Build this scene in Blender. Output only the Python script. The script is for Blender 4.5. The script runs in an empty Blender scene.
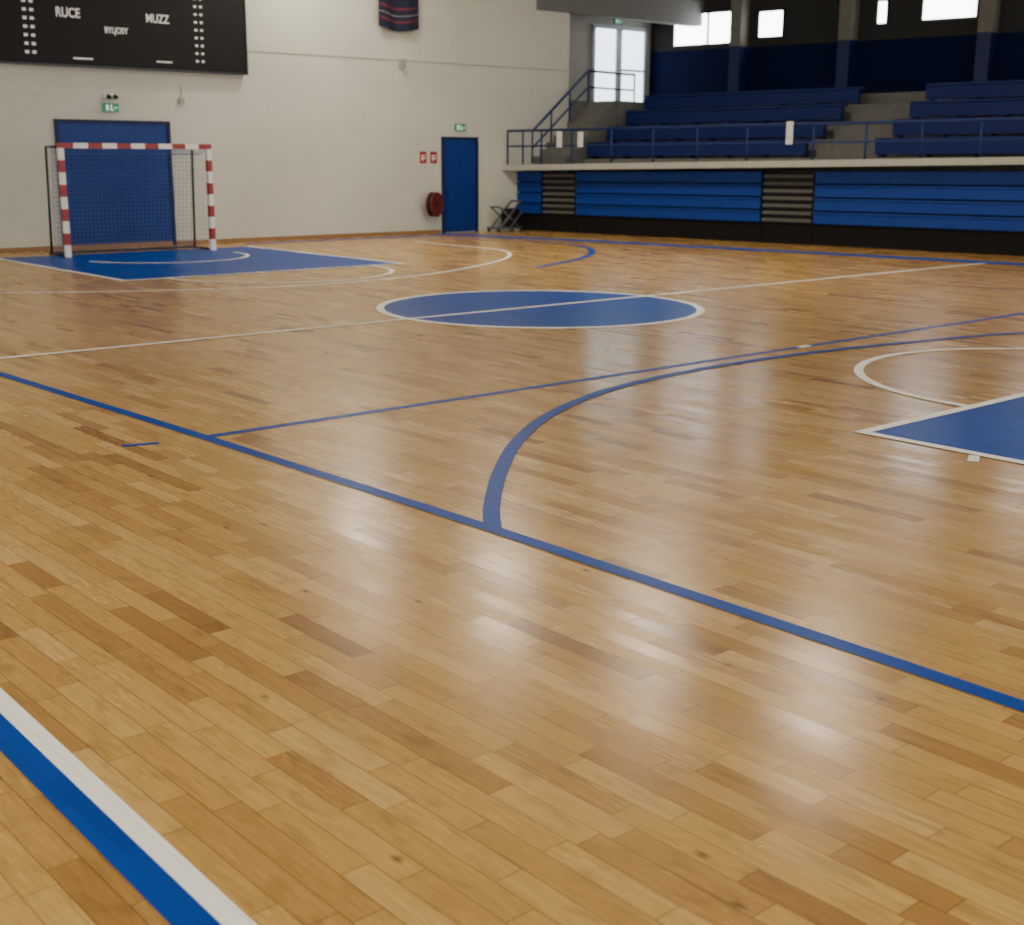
import bpy, math, random
from mathutils import Vector, Matrix
random.seed(4)
COL=bpy.context.scene.collection

# ---------------------------------------------------------------- materials
def new_mat(name):
    m=bpy.data.materials.new(name);m.use_nodes=True
    nt=m.node_tree;b=nt.nodes['Principled BSDF'];return m,nt,b
def N(nt,t,**kw):
    n=nt.nodes.new(t)
    for k,v in kw.items(): setattr(n,k,v)
    return n
def math_n(nt,op,a,b=None,c=None):
    n=N(nt,'ShaderNodeMath',operation=op)
    for i,x in enumerate((a,b,c)):
        if x is None: continue
        if isinstance(x,(int,float)): n.inputs[i].default_value=x
        else: nt.links.new(x,n.inputs[i])
    return n.outputs[0]
def plain(name,col,rough=.5,metal=0,var=.08,scale=8,spec=.5):
    m,nt,b=new_mat(name)
    tc=N(nt,'ShaderNodeTexCoord');no=N(nt,'ShaderNodeTexNoise');no.inputs['Scale'].default_value=scale;no.inputs['Detail'].default_value=4
    nt.links.new(tc.outputs['Object'],no.inputs['Vector'])
    r=N(nt,'ShaderNodeValToRGB');r.color_ramp.elements[0].position=.3;r.color_ramp.elements[1].position=.7
    r.color_ramp.elements[0].color=(*[c*(1-var) for c in col],1);r.color_ramp.elements[1].color=(*[min(1,c*(1+var)) for c in col],1)
    nt.links.new(no.outputs['Fac'],r.inputs['Fac']);nt.links.new(r.outputs['Color'],b.inputs['Base Color'])
    b.inputs['Roughness'].default_value=rough;b.inputs['Metallic'].default_value=metal
    b.inputs['Specular IOR Level'].default_value=spec
    return m
def emis(name,col,st):
    m,nt,b=new_mat(name);b.inputs['Base Color'].default_value=(*col,1)
    b.inputs['Emission Color'].default_value=(*col,1);b.inputs['Emission Strength'].default_value=st;return m
def floor_paint(name,col,rough,spec,amp=.12):
    # thin paint over boards: faint board-to-board tone and seams show through (world-aligned with the planks)
    m,nt,b=new_mat(name);L=nt.links
    ge=N(nt,'ShaderNodeNewGeometry');mp=N(nt,'ShaderNodeMapping');mp.inputs['Rotation'].default_value=(0,0,math.pi/2)
    L.new(ge.outputs['Position'],mp.inputs['Vector'])
    br=N(nt,'ShaderNodeTexBrick');br.offset=.37;br.offset_frequency=2
    br.inputs['Scale'].default_value=1;br.inputs['Brick Width'].default_value=.55;br.inputs['Row Height'].default_value=.1
    br.inputs['Mortar Size'].default_value=.0014;br.inputs['Bias'].default_value=0
    c=lambda k:(min(1,col[0]*k),min(1,col[1]*k),min(1,col[2]*k),1)
    br.inputs['Color1'].default_value=c(1-amp);br.inputs['Color2'].default_value=c(1+amp);br.inputs['Mortar'].default_value=c(.7)
    L.new(mp.outputs[0],br.inputs['Vector']);L.new(br.outputs['Color'],b.inputs['Base Color'])
    no=N(nt,'ShaderNodeTexNoise');no.inputs['Scale'].default_value=1;no.inputs['Detail'].default_value=3
    mp2=N(nt,'ShaderNodeMapping');mp2.inputs['Scale'].default_value=(14,1.5,1);L.new(ge.outputs['Position'],mp2.inputs['Vector']);L.new(mp2.outputs[0],no.inputs['Vector'])
    L.new(math_n(nt,'ADD',math_n(nt,'MULTIPLY',no.outputs['Fac'],.10),rough-.05),b.inputs['Roughness'])
    b.inputs['Specular IOR Level'].default_value=spec
    return m

BLUE=plain('blue_enamel',(.003,.032,.225),.5,spec=.25)
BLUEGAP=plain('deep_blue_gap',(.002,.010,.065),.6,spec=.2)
BLUEDK=plain('dark_blue_paint',(.004,.012,.068),.5,spec=.3)
RAIL=plain('muted_blue_rail',(.012,.030,.12),.5,spec=.25)
BENCH=plain('blue_bench',(.003,.014,.10),.55,spec=.2)
FLBLUE=floor_paint('blue_floor_paint',(.000,.055,.36),.36,.07,.10)
FLBLUEM=floor_paint('matte_blue_floor_paint',(.0,.07,.45),.7,.03,.06)
FLWHITE=floor_paint('white_floor_paint',(1,1,.96),.5,.15,.0)
BLACK=plain('black_matte',(.005,.005,.006),.6,spec=.25)
SKIRT=plain('black_skirt',(.006,.005,.005),.8,spec=.2)
WHITE=plain('white_enamel',(.80,.80,.76),.35)
RED=plain('red_enamel',(.30,.010,.016),.35)
GREYM=plain('dark_steel',(.03,.032,.04),.4,.6)
CONC=plain('grey_concrete',(.12,.118,.11),.8,var=.12)
LEDGE=plain('pale_ledge',(.38,.37,.33),.7)
BEAM=plain('grey_beam',(.15,.15,.145),.8)
SLAT=plain('grey_slats',(.095,.093,.088),.7,spec=.2)
SLATB=plain('dark_aisle_backing',(.026,.026,.026),.8,spec=.2)
NET=plain('net_cord',(.05,.12,.36),.8)
GREEN=emis('green_sign',(.01,.20,.10),.4)
SIGNW=emis('white_sign_symbol',(.8,.9,.85),.4)
TXT=emis('scoreboard_lettering',(.8,.8,.82),.08)
GLASS=emis('daylight_glass',(.97,.98,1.0),10.0)
GLASS2=emis('daylight_glass_door',(.78,.93,1.0),3.4)
LAMPE=emis('lamp_diffuser',(1.0,.91,.75),110)
NAVY=plain('navy_cloth',(.008,.010,.035),.9)
REDC=plain('red_cloth',(.12,.02,.035),.9)
GREYC=plain('grey_cloth',(.22,.22,.24),.9)
WOODB=plain('brown_baseboard',(.26,.14,.055),.5)
DOORB=plain('blue_door_paint',(.003,.027,.19),.45,spec=.3)
PAPER=plain('white_paper',(.62,.62,.62),.8)
RUBBER=plain('black_rubber',(.01,.01,.01),.7)
HOSE=plain('red_hose_reel',(.11,.009,.011),.6)
FRAMEW=plain('pale_door_frame',(.36,.39,.44),.5)

def floor_mat():
    m,nt,b=new_mat('plank_floor')
    L=nt.links
    tc=N(nt,'ShaderNodeTexCoord');sp=N(nt,'ShaderNodeSeparateXYZ');L.new(tc.outputs['Object'],sp.inputs[0])
    X,Y=sp.outputs['X'],sp.outputs['Y']
    w=.1;Ln=1.2
    xs=math_n(nt,'DIVIDE',X,w);row=math_n(nt,'FLOOR',xs);fx=math_n(nt,'FRACT',xs)
    def wn(a,bb,c=0.0):
        cb=N(nt,'ShaderNodeCombineXYZ')
        for i,q in enumerate((a,bb,c)):
            if isinstance(q,(int,float)): cb.inputs[i].default_value=q
            else: L.new(q,cb.inputs[i])
        n=N(nt,'ShaderNodeTexWhiteNoise',noise_dimensions='3D');L.new(cb.outputs[0],n.inputs['Vector']);return n
    ro=wn(row,0.0,3.3).outputs['Value']
    ys=math_n(nt,'ADD',math_n(nt,'DIVIDE',Y,Ln),math_n(nt,'MULTIPLY',ro,13.7))
    cell=math_n(nt,'FLOOR',ys);fy=math_n(nt,'FRACT',ys)
    cut=math_n(nt,'ADD',math_n(nt,'MULTIPLY',wn(row,cell,7.1).outputs['Value'],.4),.3)
    side=math_n(nt,'GREATER_THAN',fy,cut)
    idy=math_n(nt,'ADD',math_n(nt,'MULTIPLY',cell,2.0),side)
    rnd=wn(row,idy,1.7)
    rnd2=wn(row,idy,9.4)
    d1=math_n(nt,'MULTIPLY',math_n(nt,'MINIMUM',fy,math_n(nt,'SUBTRACT',1.0,fy)),Ln)
    d2=math_n(nt,'MULTIPLY',math_n(nt,'ABSOLUTE',math_n(nt,'SUBTRACT',fy,cut)),Ln)
    d3=math_n(nt,'MULTIPLY',math_n(nt,'MINIMUM',fx,math_n(nt,'SUBTRACT',1.0,fx)),w)
    dm=math_n(nt,'MINIMUM',math_n(nt,'MINIMUM',d1,d2),d3)
    seam=N(nt,'ShaderNodeMapRange');seam.inputs['From Min'].default_value=.0007;seam.inputs['From Max'].default_value=.0020
    seam.inputs['To Min'].default_value=.22;seam.inputs['To Max'].default_value=1;L.new(dm,seam.inputs['Value'])
    cr=N(nt,'ShaderNodeValToRGB');e=cr.color_ramp.elements
    e[0].position=0;e[0].color=(.31,.155,.043,1);e[1].position=1;e[1].color=(.65,.415,.150,1)
    for p,c in ((.05,(.39,.205,.056)),(.14,(.46,.255,.072)),(.30,(.515,.297,.085)),(.6,(.56,.335,.099)),(.85,(.60,.370,.120))):
        q=e.new(p);q.color=(*c,1)
    # slow drift in tone so darker boards cluster softly
    ln=N(nt,'ShaderNodeTexNoise');ln.inputs['Scale'].default_value=.45;ln.inputs['Detail'].default_value=2;L.new(tc.outputs['Object'],ln.inputs['Vector'])
    L.new(math_n(nt,'ADD',rnd.outputs['Value'],math_n(nt,'MULTIPLY',math_n(nt,'SUBTRACT',ln.outputs['Fac'],.5),.30)),cr.inputs['Fac'])
    off=N(nt,'ShaderNodeVectorMath',operation='ADD');sc=N(nt,'ShaderNodeVectorMath',operation='SCALE');sc.inputs['Scale'].default_value=30
    L.new(rnd.outputs['Color'],sc.inputs[0]);L.new(tc.outputs['Object'],off.inputs[0]);L.new(sc.outputs[0],off.inputs[1])
    mp=N(nt,'ShaderNodeMapping');mp.inputs['Scale'].default_value=(60,4,1);L.new(off.outputs[0],mp.inputs['Vector'])
    g=N(nt,'ShaderNodeTexNoise');g.inputs['Scale'].default_value=1;g.inputs['Detail'].default_value=6;g.inputs['Roughness'].default_value=.7;g.inputs['Distortion'].default_value=1.1
    L.new(mp.outputs[0],g.inputs['Vector'])
    gm=N(nt,'ShaderNodeMapRange');gm.inputs['From Min'].default_value=.3;gm.inputs['From Max'].default_value=.7;gm.inputs['To Min'].default_value=.76;gm.inputs['To Max'].default_value=1.15
    L.new(g.outputs['Fac'],gm.inputs['Value'])
    v=N(nt,'ShaderNodeTexNoise');v.inputs['Scale'].default_value=1;v.inputs['Detail'].default_value=2
    mp2=N(nt,'ShaderNodeMapping');mp2.inputs['Scale'].default_value=(16,5,1);L.new(off.outputs[0],mp2.inputs['Vector']);L.new(mp2.outputs[0],v.inputs['Vector'])
    vm=N(nt,'ShaderNodeMapRange');vm.inputs['From Min'].default_value=.27;vm.inputs['From Max'].default_value=.45;vm.inputs['To Min'].default_value=.76;vm.inputs['To Max'].default_value=1
    L.new(v.outputs['Fac'],vm.inputs['Value'])
    vo=N(nt,'ShaderNodeTexVoronoi');vo.inputs['Scale'].default_value=1;mp3=N(nt,'ShaderNodeMapping');mp3.inputs['Scale'].default_value=(4.2,2.3,1)
    L.new(tc.outputs['Object'],mp3.inputs['Vector']);L.new(mp3.outputs[0],vo.inputs['Vector'])
    km=N(nt,'ShaderNodeMapRange');km.inputs['From Min'].default_value=.02;km.inputs['From Max'].default_value=.085;km.inputs['To Min'].default_value=.35;km.inputs['To Max'].default_value=1
    L.new(math_n(nt,'ADD',vo.outputs['Distance'],math_n(nt,'MULTIPLY',math_n(nt,'SUBTRACT',g.outputs['Fac'],.5),.10)),km.inputs['Value'])
    f=math_n(nt,'MULTIPLY',math_n(nt,'MULTIPLY',math_n(nt,'MULTIPLY',seam.outputs[0],gm.outputs[0]),vm.outputs[0]),km.outputs[0])
    vs=N(nt,'ShaderNodeVectorMath',operation='SCALE');L.new(cr.outputs['Color'],vs.inputs[0]);L.new(f,vs.inputs['Scale'])
    L.new(vs.outputs[0],b.inputs['Base Color'])
    rr=math_n(nt,'ADD',math_n(nt,'MULTIPLY',rnd2.outputs['Value'],.08),math_n(nt,'ADD',math_n(nt,'MULTIPLY',g.outputs['Fac'],.08),.155))
    L.new(rr,b.inputs['Roughness'])
    s2=N(nt,'ShaderNodeSeparateColor');L.new(rnd2.outputs['Color'],s2.inputs[0])
    tilt=math_n(nt,'MULTIPLY',math_n(nt,'MULTIPLY',math_n(nt,'SUBTRACT',s2.outputs[0],.5),fx),.012*w)
    hh=math_n(nt,'ADD',tilt,math_n(nt,'ADD',math_n(nt,'MULTIPLY',seam.outputs[0],.00010),math_n(nt,'MULTIPLY',g.outputs['Fac'],.00003)))
    bp=N(nt,'ShaderNodeBump');bp.inputs['Strength'].default_value=1;bp.inputs['Distance'].default_value=1
    L.new(hh,bp.inputs['Height']);L.new(bp.outputs[0],b.inputs['Normal'])
    b.inputs['Specular IOR Level'].default_value=.30
    b.inputs['Specular Tint'].default_value=(1,.95,.85,1)
    return m
def wall_mat():
    m,nt,b=new_mat('painted_block_wall');L=nt.links
    tc=N(nt,'ShaderNodeTexCoord');mp=N(nt,'ShaderNodeMapping');mp.inputs['Rotation'].default_value=(math.pi/2,0,0)
    L.new(tc.outputs['Object'],mp.inputs['Vector'])
    br=N(nt,'ShaderNodeTexBrick');br.inputs['Scale'].default_value=1;br.inputs['Brick Width'].default_value=.4;br.inputs['Row Height'].default_value=.2
    br.inputs['Mortar Size'].default_value=.006;br.inputs['Color1'].default_value=(.560,.562,.500,1);br.inputs['Color2'].default_value=(.548,.550,.488,1);br.inputs['Mortar'].default_value=(.515,.517,.456,1)
    L.new(mp.outputs[0],br.inputs['Vector'])
    no=N(nt,'ShaderNodeTexNoise');no.inputs['Scale'].default_value=.4;no.inputs['Detail'].default_value=6;L.new(tc.outputs['Object'],no.inputs['Vector'])
    mr=N(nt,'ShaderNodeMapRange');mr.inputs['To Min'].default_value=.80;mr.inputs['To Max'].default_value=1.16;L.new(no.outputs['Fac'],mr.inputs['Value'])
    vs=N(nt,'ShaderNodeVectorMath',operation='SCALE');L.new(br.outputs['Color'],vs.inputs[0]);L.new(mr.outputs[0],vs.inputs['Scale'])
    L.new(vs.outputs[0],b.inputs['Base Color']);b.inputs['Roughness'].default_value=.75
    return m
def back_mat():
    m,nt,b=new_mat('two_tone_back_wall');L=nt.links
    ge=N(nt,'ShaderNodeNewGeometry');sp=N(nt,'ShaderNodeSeparateXYZ');L.new(ge.outputs['Position'],sp.inputs[0])
    gt=math_n(nt,'GREATER_THAN',sp.outputs['Z'],4.88)
    mx=N(nt,'ShaderNodeMixRGB');mx.inputs['Color1'].default_value=(.002,.006,.035,1);mx.inputs['Color2'].default_value=(.030,.030,.029,1)
    L.new(gt,mx.inputs['Fac']);L.new(mx.outputs[0],b.inputs['Base Color']);b.inputs['Roughness'].default_value=.8;b.inputs['Specular IOR Level'].default_value=.1
    return m
FLOOR=floor_mat();WALL=wall_mat();BACK=back_mat()
CEIL=plain('white_ceiling',(.50,.48,.42),.9)
GREYW=plain('grey_plaster',(.33,.33,.30),.85)
PILL=plain('beige_pillar',(.13,.12,.10),.85)

# ---------------------------------------------------------------- mesh builder
class MB:
    def __init__(s): s.v=[];s.f=[];s.m=[]
    def quadbox(s,c,mi=0):
        n=len(s.v);s.v+= [Vector(p) for p in c]
        for f in ((0,3,2,1),(4,5,6,7),(0,1,5,4),(1,2,6,5),(2,3,7,6),(3,0,4,7)): s.f.append(tuple(n+i for i in f));s.m.append(mi)
    def box(s,a,b,xf=None,mi=0):
        (x0,y0,z0),(x1,y1,z1)=a,b
        c=[(x0,y0,z0),(x1,y0,z0),(x1,y1,z0),(x0,y1,z0),(x0,y0,z1),(x1,y0,z1),(x1,y1,z1),(x0,y1,z1)]
        if xf: c=[xf(*p) for p in c]
        s.quadbox(c,mi);return s
    def cyl(s,p0,p1,r,n=10,mi=0,r1=None):
        p0=Vector(p0);p1=Vector(p1);d=(p1-p0).normalized();r1=r if r1 is None else r1
        u=d.orthogonal().normalized();w=d.cross(u);k=len(s.v)
        for p,q in ((p0,r),(p1,r1)):
            for i in range(n):
                a=2*math.pi*i/n;s.v.append(p+u*math.cos(a)*q+w*math.sin(a)*q)
        for i in range(n):
            j=(i+1)%n;s.f.append((k+i,k+j,k+n+j,k+n+i));s.m.append(mi)
        s.f.append(tuple(k+i for i in range(n))[::-1]);s.f.append(tuple(k+n+i for i in range(n)));s.m+=[mi,mi];return s
    def torus(s,c,ax,R,r,n=24,k=8,mi=0):
        c=Vector(c);ax=Vector(ax).normalized();u=ax.orthogonal().normalized();w=ax.cross(u);b0=len(s.v)
        for i in range(n):
            a=2*math.pi*i/n;d=u*math.cos(a)+w*math.sin(a)
            for j in range(k):
                t=2*math.pi*j/k;s.v.append(c+d*(R+r*math.cos(t))+ax*r*math.sin(t))
        for i in range(n):
            for j in range(k):
                s.f.append((b0+i*k+j,b0+((i+1)%n)*k+j,b0+((i+1)%n)*k+(j+1)%k,b0+i*k+(j+1)%k));s.m.append(mi)
        return s
    def strip(s,pts,w,z,mi=0):
        k=len(s.v);n=len(pts)
        for i,p in enumerate(pts):
            a=pts[max(0,i-1)];c=pts[min(n-1,i+1)]
            d=Vector((c[0]-a[0],c[1]-a[1])).normalized();o=Vector((-d.y,d.x))*w/2
            s.v.append(Vector((p[0]+o.x,p[1]+o.y,z)));s.v.append(Vector((p[0]-o.x,p[1]-o.y,z)))
        for i in range(n-1): s.f.append((k+2*i,k+2*i+1,k+2*i+3,k+2*i+2));s.m.append(mi)
        return s
    def poly(s,pts,z,mi=0):
        k=len(s.v)
        for p in pts: s.v.append(Vector((p[0],p[1],z)))
        s.f.append(tuple(range(k,k+len(pts))));s.m.append(mi);return s
def root(name,loc,label=None,cat=None,group=None,kind=None):
    o=bpy.data.objects.new(name,None);o.empty_display_size=.2;o.location=loc;COL.objects.link(o)
    if label:o['label']=label
    if cat:o['category']=cat
    if group:o['group']=group
    if kind:o['kind']=kind
    return o
def ob(name,mb,mats,parent=None,label=None,cat=None,kind=None,group=None,bevel=0,smooth=False):
    if parent is not None: org=Vector(parent.location)
    else:
        xs=[v.x for v in mb.v];ys=[v.y for v in mb.v];zs=[v.z for v in mb.v]
        org=Vector(((min(xs)+max(xs))/2,(min(ys)+max(ys))/2,min(zs)))
        if kind=='structure': org=Vector((0,0,0))
    me=bpy.data.meshes.new(name);me.from_pydata([tuple(v-org) for v in mb.v],[],mb.f)
    if not isinstance(mats,(list,tuple)): mats=[mats]
    for m in mats: me.materials.append(m)
    for p,i in zip(me.polygons,mb.m): p.material_index=i;p.use_smooth=smooth
    me.update()
    o=bpy.data.objects.new(name,me);COL.objects.link(o)
    if parent is not None: o.parent=parent
    else: o.location=org
    if label:o['label']=label
    if cat:o['category']=cat
    if kind:o['kind']=kind
    if group:o['group']=group
    if bevel:
        b=o.modifiers.new('b','BEVEL');b.width=bevel;b.segments=2;b.limit_method='ANGLE'
    return o
def smooth_curve(pts,n=10):
    out=[];P=[Vector(p) for p in pts]
    for i in range(len(P)-1):
        a=P[max(0,i-1)];b=P[i];c=P[i+1];d=P[min(len(P)-1,i+2)]
        for k in range(n):
            t=k/n
            out.append(.5*((2*b)+(c-a)*t+(2*a-5*b+4*c-d)*t*t+(3*b-a-3*c+d)*t**3))
    out.append(P[-1]);return [(p.x,p.y) for p in out]
def arc(cx,cy,r,a0,a1,n=64): return [(cx+r*math.cos(math.radians(a0+(a1-a0)*i/n)),cy+r*math.sin(math.radians(a0+(a1-a0)*i/n))) for i in range(n+1)]

WY=13.33
# ---------------------------------------------------------------- shell
ob('floor',MB().box((-18,-18,-.2),(24,16,0)),FLOOR,kind='structure')
ob('wall_goal_side',MB().box((-18,WY,0),(13.13,WY+.25,7.4)),WALL,kind='structure')
ob('wall_stair_side',MB().box((13.13,15,0),(18.6,15.25,7.4)),GREYW,kind='structure')
ob('wall_stair_return',MB().box((12.9,WY+.25,0),(13.13,15,7.4)),GREYW,kind='structure')
A=math.radians(9);sa,ca=math.sin(A),math.cos(A);TA=math.tan(A)
O=Vector((11.3,WY,0))
def B(s,d,z): return Vector((O.x+s*sa+d*ca,O.y-s*ca+d*sa,z))
def wc(s,d): return d*TA+.01 if s<.05 else s       # ends flush against the goal-side wall
def T(s,d,z): s=wc(s,d);return B(s,d,z*(1+.008*s))
def LZ(s,d,z): s=wc(s,d);return B(s,d,z+.020*s)
def TT(s,d,z): s=wc(s,d);return B(s,d,z+.010*s)
ob('wall_stand_side',MB().box((-2.8,6.88,0),(22,7.1,7.4),B),BACK,kind='structure')
ob('ceiling',MB().box((-18,-18,7.4),(24,16,7.6)),CEIL,kind='structure')
ob('trim_1',MB().box((-18,WY-.03,0),(8.80,WY,.09)),WOODB,kind='structure')
ob('trim_2',MB().box((3.5,WY-.015,4.06),(13.1,WY,4.08)),GREYW,kind='structure')
ob('trim_3',MB().box((11.95,WY-.1,5.52),(18.4,WY+.27,6.2)),BEAM,kind='structure')

# ---------------------------------------------------------------- floor markings
Z1,Z2,Z3=.002,.004,.006
def mark(name,mb,mat,label): return ob(name,mb,mat,label=label,cat='court marking')
mark('court_line',MB().strip([(-7.28,2.5),(-7.17,-.85),(-7.03,-4.3),(-6.94,-7.4),(-6.92,-9.8),(-6.95,-13)],.095,Z2),FLBLUE,'long blue sideline painted on the wooden floor')
mark('court_line',MB().strip([(-7.02,-4.37),(11.3,-4.36)],.085,Z1),FLBLUE,'thin blue line crossing the court near the arc')
mark('court_line',MB().strip([(-7.15,.02),(11.2,.0)],.08,Z3),FLWHITE,'thin white halfway line through the centre circle')
mark('court_line',MB().strip([(8.6,13.1),(9.75,8.9),(10.75,3.9),(11.6,-.8),(13,-6)],.5,Z1),FLBLUEM,'blue sideline in front of the bleachers')
mark('court_line',MB().strip([(8.9,12.75),(3.0,12.75)],.22,Z2),FLBLUEM,'blue end line along the goal-side wall')
mark('court_line',MB().strip([(-9.63,-5),(-9.69,-7.9),(-9.73,-9.7),(-9.78,-12)],.078,Z1),FLWHITE,'white half of the double border line')
mark('court_line',MB().strip([(-9.72,-5),(-9.778,-7.9),(-9.812,-9.7),(-9.86,-12)],.10,Z2),FLBLUE,'blue half of the double border line')
near=[(-6.96,-7.40),(-6.63,-7.0),(-6.06,-6.41),(-5.40,-5.83),(-4.64,-5.32),(-3.67,-4.90),(-2.69,-4.70),(-1.75,-4.63),(-.6,-4.67),(.82,-4.87),(2.61,-5.29),(4.5,-6.1),(6,-7.2),(7,-8.5)]
mark('court_line',MB().strip(smooth_curve(near),.095,Z3),FLBLUE,'wide blue arc curving off the blue sideline')
wa=[(-6.4,11.1),(-6.4,8.6),(-5.9,7.1),(-4.73,5.94),(-2.36,4.66),(-.42,4.25),(1.79,4.58),(4.13,5.75),(5.52,6.89),(6.24,8.04),(6.35,9.3),(6.35,11.1)]
mark('court_line',MB().strip(smooth_curve(wa),.08,Z1),FLWHITE,'large white arc in front of the goal')
fb=[(6.6,12.6),(8.05,11.4),(8.55,10),(8.62,8.6),(7.85,7.0),(6.17,5.5),(3.99,4.4)]
mark('court_line',MB().strip(smooth_curve(fb),.13,Z2),FLBLUE,'far blue arc curving toward the goal wall')
mark('court_line',MB().strip([(-7.58,-4.27),(-7.35,-4.34)],.06,Z1),FLBLUE,'short blue dash beside the sideline')
mark('court_line',MB().strip([(-.28,-4.36),(-.10,-4.36)],.09,Z2),FLWHITE,'tiny white tick on the thin blue line')
mark('court_line',MB().strip([(-3.56,-8.19),(-3.40,-8.11)],.07,Z1),FLWHITE,'short white tick on the side of the blue key')
def ring(r0,r1,z,cx=0,cy=0,n=128):
    m=MB()
    for i in range(n):
        a=2*math.pi*i/n;m.v.append(Vector((cx+r0*math.cos(a),cy+r0*math.sin(a),z)));m.v.append(Vector((cx+r1*math.cos(a),cy+r1*math.sin(a),z)))
    for i in range(n):
        j=(i+1)%n;m.f.append((2*i,2*i+1,2*j+1,2*j));m.m.append(0)
    return m
cc=root('center_circle',(.04,-.04,0),'solid blue centre circle with thin white outline','court marking')
ob('fill',MB().poly(arc(.04,-.04,2.05,0,360,96)[:-1],Z1),FLBLUE,cc)
ob('outline',ring(2.010,2.11,Z2,.04,-.04),FLWHITE,cc,label='white painted ring')
def key(y0,y1,k,r,sgn,label,x0=0):
    kz=root('painted_key',(x0,y0,0),label,'court marking')
    a,b=min(y0,y1),max(y0,y1)
    ob('fill',MB().poly([(x0-k,a),(x0+k,a),(x0+k,b),(x0-k,b)],Z2),FLBLUE,kz)
    h=.045
    ob('outline',MB().strip([(x0-k+h,y1),(x0-k+h,y0),],.09,Z3).strip([(x0+k-h,y1),(x0+k-h,y0)],.09,Z3).strip([(x0-k,y0+sgn*h),(x0+k,y0+sgn*h)],.09,Z3+.0005),FLWHITE,kz,label='white painted border')
    ob('arc',MB().strip(arc(x0,y0,r,0,180) if sgn<0 else arc(x0,y0,r,180,360),.085,Z3+.001),FLWHITE,kz,label='white free throw semicircle')
    return kz
key(-7.17,-13.5,3.40,1.88,-1,'blue key with white border and white semicircle')
k2=key(6.47,12.0,2.68,1.93,1,'blue key in front of the goal with white arcs')
ob('arc',MB().strip(arc(0,10.6,1.58,190,365),.08,Z3+.001),FLWHITE,k2,label='white inner semicircle')

# ---------------------------------------------------------------- goal
GY=11.42
g=root('handball_goal',(0,GY,0),'red and white striped handball goal with blue net','goal')
def striped(name,p0,p1,n,w,first):
    mb=MB();p0=Vector(p0);p1=Vector(p1)
    for i in range(n):
        a=p0.lerp(p1,i/n);b=p0.lerp(p1,(i+1)/n)
        if abs((p1-p0).z)>.5: mb.box((a.x-w,a.y-w,a.z),(a.x+w,a.y+w,b.z),mi=(i+first)%2)
        else: mb.box((a.x,a.y-w,a.z-w),(b.x,a.y+w,a.z+w),mi=(i+first)%2)
    return ob(name,mb,[WHITE,RED],g)
striped('post',(-1.5,GY,0.008),(-1.5,GY,2.0),9,.048,0)
striped('post',(1.5,GY,0.008),(1.5,GY,2.0),9,.048,0)
striped('crossbar',(-1.55,GY,2.04),(1.55,GY,2.04),11,.048,1)
fr=MB()
for sx in (-1.5,1.5):
    fr.cyl((sx,GY+.04,2.02),(sx,GY+.68,2.02),.02).cyl((sx,GY+.68,2.02),(sx,GY+.78,.03),.024).cyl((sx,GY+.04,.03),(sx,GY+.9,.03),.022)
fr.cyl((-1.5,GY+.9,.03),(1.5,GY+.9,.03),.022)
ob('support_frame',fr,GREYM,g,label='dark steel rear support frame',smooth=True)
nb=MB()
def netpatch(f,nu,nv,r=.0042):
    for i in range(nu+1):
        for j in range(nv): nb.cyl(f(i/nu,j/nv),f(i/nu,(j+1)/nv),r,3)
    for j in range(nv+1):
        for i in range(nu): nb.cyl(f(i/nu,j/nv),f((i+1)/nu,j/nv),r,3)
def backn(u,v):
    x=-1.42+2.84*u
    z=1.98-1.95*v; return (x,GY+.60+.2*v+.10*math.sin(v*math.pi)*math.sin(u*math.pi),z)
netpatch(backn,34,24)
netpatch(lambda u,v:(-1.44+2.88*u,GY+.03+.58*v,2.0-.12*math.sin(v*math.pi)),34,6)
for sx in (-1.44,1.44): netpatch(lambda u,v:(sx,GY+.05+(.55+.2*v)*u,1.98-1.95*v),4,20,.0022)
ob('net',nb,NET,g,label='knotted blue net')

# ---------------------------------------------------------------- scoreboard
def text_mb(body,size,cx,cz,y,bold=.0):
    cu=bpy.data.curves.new('t','FONT');cu.body=body;cu.size=size;cu.align_x='CENTER';cu.align_y='CENTER';cu.extrude=.004;cu.offset=bold
    t=bpy.data.objects.new('t',cu);COL.objects.link(t);bpy.context.view_layer.update()
    me=bpy.data.meshes.new_from_object(t.evaluated_get(bpy.context.evaluated_depsgraph_get()))
    mb=MB()
    mb.v=[Vector((v.co.x*.78+cx,y-v.co.z,v.co.y+cz)) for v in me.vertices];mb.f=[tuple(p.vertices) for p in me.polygons];mb.m=[0]*len(mb.f)
    bpy.data.objects.remove(t);return mb
SY=WY-.18
sb=root('scoreboard',(.5,WY,3.6),'large black electronic scoreboard with white lettering','scoreboard')
ob('panel',MB().box((-2.6,SY,3.6),(3.42,WY-.0005,6.1)),BLACK,sb,bevel=.02)
ob('lettering',text_mb('RUCE',.25,-.45,4.55,SY-.006,.004),TXT,sb)
ob('lettering',text_mb('MUZZ',.235,1.42,4.56,SY-.006,.003),TXT,sb)
ob('lettering',text_mb('BYLJOSY',.165,.52,4.28,SY-.006,.003),TXT,sb)
for i in range(11):
    z=3.76+i*.155
    for x in (-1.34,-1.20): ob('score_mark',MB().box((x,SY-.008,z),(x+.075,SY-.002,z+.055)),TXT,sb)
    for x in (2.24,2.37): ob('score_mark',MB().box((x,SY-.008,z),(x+.06,SY-.002,z+.045)),TXT,sb)
ob('caption_strip',MB().box((-.40,SY-.008,3.70),(.0,SY-.002,3.73)),TXT,sb)
ob('caption_strip',MB().box((1.35,SY-.008,3.72),(1.7,SY-.002,3.745)),TXT,sb)
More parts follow.
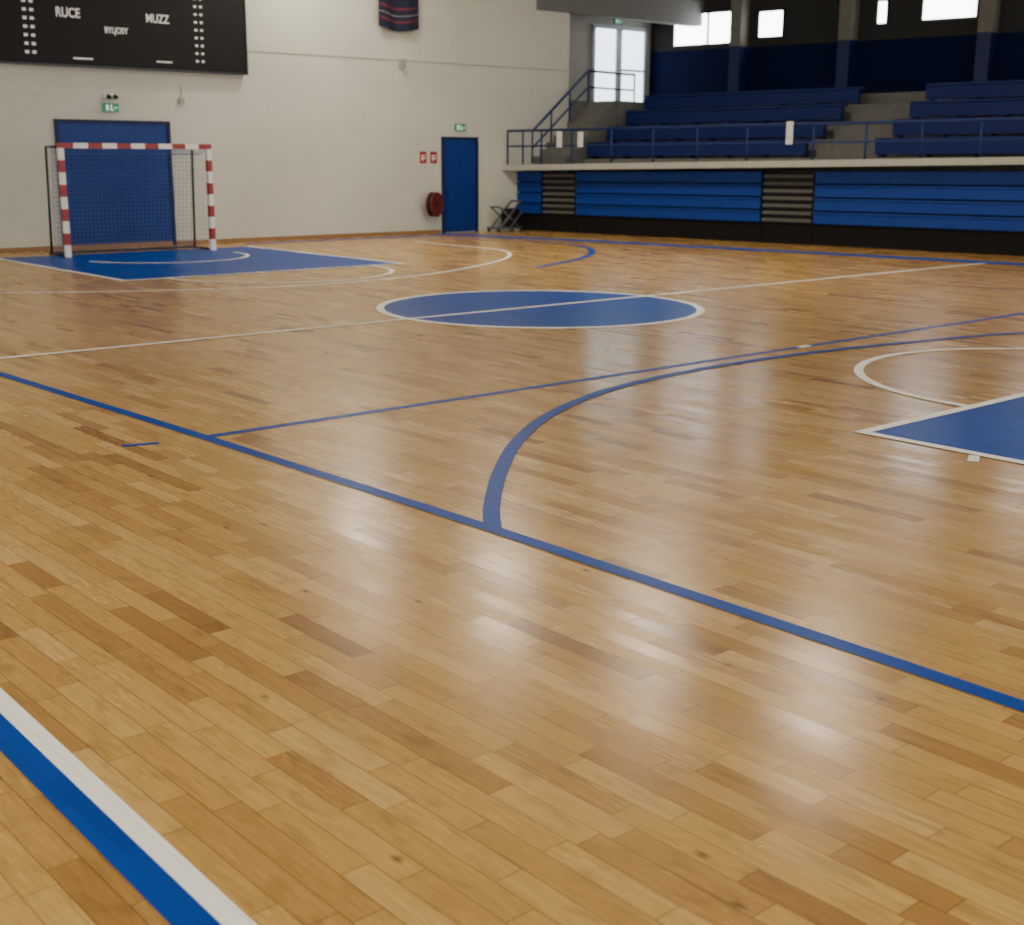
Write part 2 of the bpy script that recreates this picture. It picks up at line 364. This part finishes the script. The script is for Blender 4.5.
ob('frame',MB().box((-2.62,SY-.01,3.56),(3.44,WY-.01,3.6)).box((3.42,SY-.01,3.56),(3.46,WY-.01,6.1)),GREYM,sb)

# ---------------------------------------------------------------- doors on goal wall
def door(name,x0,x1,h,double):
    mb=MB();y=WY
    mb.box((x0,y-.05,0),(x0+.07,y-.002,h),mi=1).box((x1-.07,y-.05,0),(x1,y-.002,h),mi=1).box((x0+.07,y-.05,h-.07),(x1-.07,y-.002,h),mi=1)
    if double:
        mb.box((x0+.07,y-.025,.02),(x1-.07,y-.004,h-.07))
        hx=x1-.2
    else:
        mb.box((x0+.07,y-.025,.02),(x1-.07,y-.004,h-.07))
        mb.box((x0+.17,y-.034,.15),(x1-.17,y-.025,h*.45)).box((x0+.17,y-.034,h*.5),(x1-.17,y-.025,h-.2))
        hx=x0+.2
    mb.box((hx-.06,y-.075,1.02),(hx+.04,y-.034,1.06),mi=2)
    return ob(name,mb,[DOORB,BLUEDK,GREYM],kind='structure')
door('door_1',-.82,1.64,2.56,True)
door('door_2',8.84,9.99,2.34,False)

def exit_sign(x,z,W=WY,lab='green emergency exit sign with running figure above a door'):
    r=root('exit_sign',(x,W,z),lab,'sign')
    ob('panel',MB().box((x-.16,W-.05,z-.08),(x+.16,W-.0005,z+.09)),GREEN,r)
    s=MB();y=W-.052
    s.box((x-.11,y-.004,z-.05),(x-.06,y,z+.06))
    s.cyl((x+.0,y-.004,z+.05),(x+.0,y,z+.05),.014,10)
    s.quadbox([(x-.015,y-.004,z),(x+.02,y-.004,z),(x+.02,y,z),(x-.015,y,z),(x-.01,y-.004,z+.035),(x+.02,y-.004,z+.035),(x+.02,y,z+.035),(x-.01,y,z+.035)])
    s.box((x+.0,y-.004,z-.05),(x+.06,y,z-.03)).box((x-.02,y-.004,z-.05),(x+.0,y,z))
    s.box((x+.07,y-.004,z-.01),(x+.13,y,z+.01))
    ob('symbol',s,SIGNW,r)
    return r
exit_sign(9.42,2.56);exit_sign(.37,2.80)
exit_sign(16.6,5.66,15,'green emergency exit sign above the glass door')
ob('emergency_light',MB().box((.25,WY-.10,2.98),(.49,WY-.0005,3.06)).cyl((.30,WY-.10,3.02),(.30,WY-.16,3.0),.045,12,mi=1).cyl((.44,WY-.10,3.02),(.44,WY-.16,3.0),.045,12,mi=1),[WHITE,GREYM],label='small twin-head emergency light above the exit sign',cat='light')
for x in (8.28,8.60):
    r=root('fire_sign',(x,WY,1.83),'small red fire safety sign on white wall','sign')
    ob('plate',MB().box((x-.10,WY-.012,1.70),(x+.10,WY-.0005,1.98)),RED,r)
    ob('symbol',MB().box((x-.05,WY-.016,1.76),(x-.01,WY-.012,1.90)).box((x+.01,WY-.016,1.80),(x+.055,WY-.012,1.84)).box((x+.01,WY-.016,1.87),(x+.055,WY-.012,1.90)),WHITE,r)
hx=8.44
hr=root('fire_hose_reel',(hx,WY,.72),'round dark red fire hose reel mounted beside the door','fire hose reel')
ax=Vector((.37,-.93,0)).normalized();c0=Vector((hx,WY-.24,.72))
ob('drum',MB().cyl(c0-ax*.045,c0+ax*.045,.24,28),RUBBER,hr,label='coiled black hose on drum')
ob('rim',MB().torus(c0-ax*.06,ax,.28,.024).torus(c0+ax*.06,ax,.28,.024),HOSE,hr,smooth=True)
ob('disc',MB().cyl(c0-ax*.065,c0-ax*.055,.27,28).cyl(c0+ax*.055,c0+ax*.065,.27,28),HOSE,hr)
ob('hub',MB().cyl(c0-ax*.08,c0+ax*.08,.06,14).box((hx-.05,WY-.24,.69),(hx+.05,WY-.0005,.75)),GREYM,hr)
ob('wall_speaker',MB().box((7.60,WY-.12,3.90),(7.72,WY-.0005,4.10)).cyl((7.66,WY-.12,4.0),(7.66,WY-.14,4.0),.04,14),GREYW,label='small grey box speaker fixed to the wall',cat='speaker')
ob('junction_box',MB().box((1.88,WY-.05,2.92),(2.0,WY-.0005,3.04)).cyl((1.94,WY-.02,3.04),(1.94,WY-.02,3.3),.008,6),GREYW,label='small grey electrical junction box',cat='electrical box')
fl=root('hanging_banner',(7.6,WY-.15,4.75),'navy banner with red and white stripes hanging on the wall','banner')
def cloth(z0,z1,dy=0):
    m=MB();n=16
    def pp(i,zz):
        t=i/n;x=6.93+1.2*t
        return Vector((x,WY-.15-.05*math.sin(t*11)-dy,zz-.10*math.sin(t*math.pi)))
    for i in range(n):
        k=len(m.v);m.v+=[pp(i,z0),pp(i+1,z0),pp(i+1,z1),pp(i,z1)];m.f.append((k,k+1,k+2,k+3));m.m.append(0)
    return m
ob('cloth',cloth(4.80,6.4),NAVY,fl,smooth=True)
ob('stripe',cloth(4.98,5.03,.01),REDC,fl,smooth=True);ob('stripe',cloth(5.13,5.15,.01),GREYC,fl,smooth=True);ob('stripe',cloth(5.27,5.32,.01),REDC,fl,smooth=True)
ob('rod',MB().cyl((6.9,WY-.15,6.4),(8.2,WY-.15,6.4),.02).cyl((7.0,WY-.15,6.4),(7.0,WY-.003,6.4),.015).cyl((8.1,WY-.15,6.4),(8.1,WY-.003,6.4),.015),GREYM,fl)

ct=root('equipment_cart',(10.6,12.9,0),'folded dark metal equipment cart standing by the bleachers','cart')
cm=MB()
for y in (12.75,13.1):
    cm.cyl((10.25,y,.08),(10.95,y,.76),.026).cyl((10.95,y,.08),(10.25,y,.62),.026).cyl((10.15,y,.10),(11.0,y,.10),.026).cyl((10.6,y,.1),(11.0,y,.5),.02)
for x,z in ((10.25,.62),(10.95,.76),(10.15,.10),(11.0,.10),(10.6,.36)): cm.cyl((x,12.75,z),(x,13.1,z),.024)
ob('frame',cm,plain('worn_steel',(.10,.11,.13),.45,.3),ct,smooth=True)
for x in (10.2,10.98):
    for y in (12.74,13.11): ob('wheel',MB().torus((x,y,.06),(0,1,0),.042,.018,16,6).cyl((x,y-.01,.06),(x,y+.01,.06),.03,12),RUBBER,ct,smooth=True)
ob('bag',MB().box((10.55,12.78,.13),(10.98,13.07,.58)),BLACK,ct,label='black bag on the cart',bevel=.06)

# ---------------------------------------------------------------- lower telescopic bleachers
def lower_unit(s0,s1,label):
    r=root('telescopic_bleacher',B((s0+s1)/2,0,0),label,'bleacher',group='retracted bleacher units')
    ob('skirt',MB().box((s0,.10,0),(s1,.5,.42),T),SKIRT,r,label='black base skirt')
    z=.42;h=(1.50-z)/4
    for i in range(4):
        a=z+i*h
        m=MB().box((s0+.01 if s0>.05 else s0,.02,a+.022),(s1-.01,.07,a+h-.012),T).box((s0+.01 if s0>.05 else s0,-.01,a+h-.05),(s1-.01,.10,a+h-.012),T)
        ob('row_panel',m,BLUE,r,bevel=.006)
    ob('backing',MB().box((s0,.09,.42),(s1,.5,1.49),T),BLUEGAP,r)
    return r
def lower_aisle(s0,s1):
    r=root('bleacher_aisle',B((s0+s1)/2,0,0),'dark bleacher aisle with grey horizontal step edges','bleacher aisle',group='bleacher aisle units')
    ob('skirt',MB().box((s0,.10,0),(s1,.5,.42),T),SKIRT,r)
    ob('backing',MB().box((s0,.14,.42),(s1,.5,1.49),T),SLATB,r)
    for i in range(7):
        a=.46+i*.15
        ob('step_edge',MB().box((s0+.03,.02,a),(s1-.03,.14,a+.065),T),SLAT,r)
lower_unit(.0,.82,'narrow blue retracted bleacher unit beside the wall')
lower_aisle(.84,1.91)
lower_unit(1.93,7.17,'long blue retracted bleacher unit with black skirt')
lower_aisle(7.19,8.46)
lower_unit(8.48,15.5,'long blue retracted bleacher unit with black skirt')

ob('ledge_slab',MB().box((-.02,-.5,1.52),(18,1.28,1.66),LZ),LEDGE,label='pale concrete ledge above the blue bleachers',cat='ledge')
tiers=root('concrete_stand',B(8,3,1.66),'grey concrete stepped stand carrying the benches','grandstand')
D0=1.3;PIT=.85;Z0=1.72;RZ=.42
for i in range(4):
    ob('tier',MB().box((1.22,D0+i*PIT,1.5),(18,D0+(i+1)*PIT-.002,Z0+.08+i*RZ),TT),CONC,tiers)
ob('walkway',MB().box((1.22,D0+4*PIT,1.5),(18,6.39,Z0+.08+3.7*RZ),TT),CONC,tiers)
ZL=3.33
ob('stair_landing',MB().box((13.14,13.34,1.5),(17.6,14.99,ZL)).box((0,2.75,1.5),(1.2,6.39,ZL),lambda s,d,z:B(wc(s,d),d,z)),CONC,label='grey concrete landing below the glass door',cat='landing')
def bench(s0,s1,i,label):
    zt=Z0+.08+i*RZ
    c=D0+i*PIT
    r=root('stand_bench',TT((s0+s1)/2,c+.4,zt),label,'bench',group='blue benches on the upper stand')
    ob('seat',MB().box((s0,c+.05,zt+.36),(s1,c+.45,zt+.42),TT),BENCH,r,bevel=.01)
    ob('front_panel',MB().box((s0,c+.06,zt+.07),(s1,c+.10,zt+.35),TT),BENCH,r)
    n=int((s1-s0)/1.1)+1
    for k in range(n+1):
        s=s0+.1+(s1-s0-.2)*k/n
        ob('leg',MB().box((s-.03,c+.12,zt+.001),(s+.03,c+.38,zt+.36),TT),BLUEDK,r)
for i in range(4):
    bench(1.28,7.5,i,'long blue bench on a concrete tier')
    bench(9.2,14.6,i,'long blue bench on a concrete tier')
st=root('stair_flight',TT(8.3,D0-.3,1.7),'grey concrete aisle steps between blue benches','stairs')
for i in range(4):
    zt=Z0+.08+(i-1)*RZ if i else 1.70
    c=D0+i*PIT
    ob('step',MB().box((7.6,c-PIT/2,zt+.004),(9.1,c-.004,Z0+.08+i*RZ-RZ/2),TT),CONC,st)
st=root('stair_flight',B(.6,.5,1.7),'grey concrete stairs climbing to the glass door','stairs')
for k in range(9):
    ob('step',MB().box((0,.55+k*.24,1.70),(1.2,.55+(k+1)*.24-.001,1.70+(k+1)*.178),lambda s,d,z:B(wc(s,d),d,z)),CONC,st)
rl=root('ledge_railing',LZ(8,-.4,1.66),'dark blue tubular railing along the pale ledge','railing')
ss=[.05,.55,1.15,2.1,3.3,4.5,5.7,7.0,8.6,9.8,11,12.2,13.4,14.6,15.8]
for s in ss: ob('post',MB().cyl(B(s,-.40,1.66+.02*s),B(s,-.40,2.50+.01*s),.024,8),RAIL,rl,smooth=True)
for zz in (2.50,2.12): ob('rail',MB().cyl(B(.05,-.40,zz),B(15.8,-.40,zz+.158),.02 if zz<2.4 else .03,8),RAIL,rl,smooth=True)
s=.45
r=root('stair_handrail',B(s,.5,1.7),'dark blue sloping handrail beside the concrete stairs','railing')
a=B(s,.1,2.50);b=B(s,2.45,4.10);c=B(s,4.6,4.10)
ob('rail',MB().cyl(a,b,.034,8).cyl(a-Vector((0,0,.42)),b-Vector((0,0,.42)),.026,8).cyl(b,c,.034,8).cyl(b-Vector((0,0,.42)),c-Vector((0,0,.42)),.026,8),RAIL,r,smooth=True)
for t in (0,.33,.66,1):
    p=a.lerp(b,t);ob('post',MB().cyl(p,p-Vector((0,0,.80)),.024,8),RAIL,r,smooth=True)
ob('post',MB().cyl(c,c-Vector((0,0,.765)),.024,8),RAIL,r,smooth=True)
for s,h in ((1.75,.38),(2.4,.36),(8.05,.48)):
    ob('notice_sheet',MB().box((s-.08,-.447,2.08),(s+.08,-.433,2.08+h),TT),PAPER,label='white notice sheet fixed to the blue railing',cat='notice')
def yx(Y): return (O.y-Y+6.6*sa)/ca
for Y in (11.85,8.62,4.97,1.3):
    s=yx(Y)
    r=root('pillar',B(s,6.6,0),'square pillar painted blue below and beige above','pillar',group='pillars along the stand wall')
    ob('lower_shaft',MB().box((s-.17,6.4,0),(s+.17,6.87,4.88),B),BLUEDK,r)
    ob('upper_shaft',MB().box((s-.17,6.4,4.88),(s+.17,6.87,7.39),B),PILL,r,label='beige upper shaft')
def window(n,Y0,Y1,z0,z1,mull=()):
    s0,s1=sorted((yx(Y1),yx(Y0)))
    m=MB().box((s0,6.84,z0),(s1,6.87,z1),B)
    for a,b,c,d in ((s0-.05,s0,z0,z1),(s1,s1+.05,z0,z1),(s0-.05,s1+.05,z1,z1+.05),(s0-.05,s1+.05,z0-.05,z0)): m.box((a,6.80,c),(b,6.87,d),B,mi=1)
    for y in mull: m.box((yx(y)-.03,6.81,z0),(yx(y)+.03,6.87,z1),B,mi=1)
    ob('window_%d'%n,m,[GLASS,GREYM],kind='structure')
window(1,12.15,14.1,5.02,5.85,(12.98,))
window(2,10.64,11.36,5.12,5.78)
window(3,7.68,7.92,5.28,5.82)
window(4,5.36,6.72,5.30,6.1)
window(5,2.4,3.6,5.3,6.1)
m=MB();y=14.99
x0,x1,z0,z1=15.6,17.72,3.34,5.45
m.box((x0,y-.03,z0),(x1,y-.01,z1))
for a,b in ((x0-.06,x0+.05),(16.50,16.72),(x1-.05,x1+.06)): m.box((a,y-.08,z0),(b,y-.005,z1),mi=1)
for c in (z0,z1): m.box((x0-.06,y-.08,c-.03),(x1+.06,y-.005,c+.07),mi=1)
m.box((16.7,y-.06,z0+.95),(x1,y-.005,z0+1.01),mi=1)
ob('door_3',m,[GLASS2,FRAMEW],kind='structure')

# ceiling lamps; the last three are unseen, added to light the hall evenly
for x,y in ((4.9,11.3),(5.4,7.0),(5.85,3.2),(6.1,-.5),(-13.5,4),(-13.5,-3),(3,-15.5)):
    r=root('ceiling_lamp',(x,y,7.15),'square white ceiling floodlight panel in a grey housing, three of them added fill lights','lamp',group='hall ceiling lamps')
    ob('housing',MB().box((x-.41,y-.41,7.19),(x+.41,y+.41,7.30)).cyl((x-.38,y,7.30),(x-.38,y,7.4),.02).cyl((x+.38,y,7.30),(x+.38,y,7.4),.02),GREYM,r)
    ob('diffuser',MB().box((x-.38,y-.38,7.15),(x+.38,y+.38,7.188)),LAMPE,r)

# ---------------------------------------------------------------- world + camera
w=bpy.data.worlds.new('world');bpy.context.scene.world=w;w.use_nodes=True
w.node_tree.nodes['Background'].inputs[0].default_value=(1,.97,.88,1);w.node_tree.nodes['Background'].inputs[1].default_value=2.2

f,pi_,ro,ya,H,cx,cy=1280.474,.236,-.005,.716,1.918,-11.110,-12.319
F=Vector((math.sin(ya)*math.cos(pi_),math.cos(ya)*math.cos(pi_),-math.sin(pi_)))
R=Vector((math.cos(ya),-math.sin(ya),0));D=F.cross(R)
R2=R*math.cos(ro)+D*math.sin(ro);D2=-R*math.sin(ro)+D*math.cos(ro)
M=Matrix((R2,-D2,-F)).transposed().to_4x4();M.translation=Vector((cx,cy,H))
cd=bpy.data.cameras.new('camera');cd.sensor_width=36;cd.lens=f/1024*36;cd.clip_end=200
cd.dof.use_dof=True;cd.dof.focus_distance=7;cd.dof.aperture_fstop=2.8
co=bpy.data.objects.new('camera',cd);COL.objects.link(co);co.matrix_world=M
bpy.context.scene.camera=co
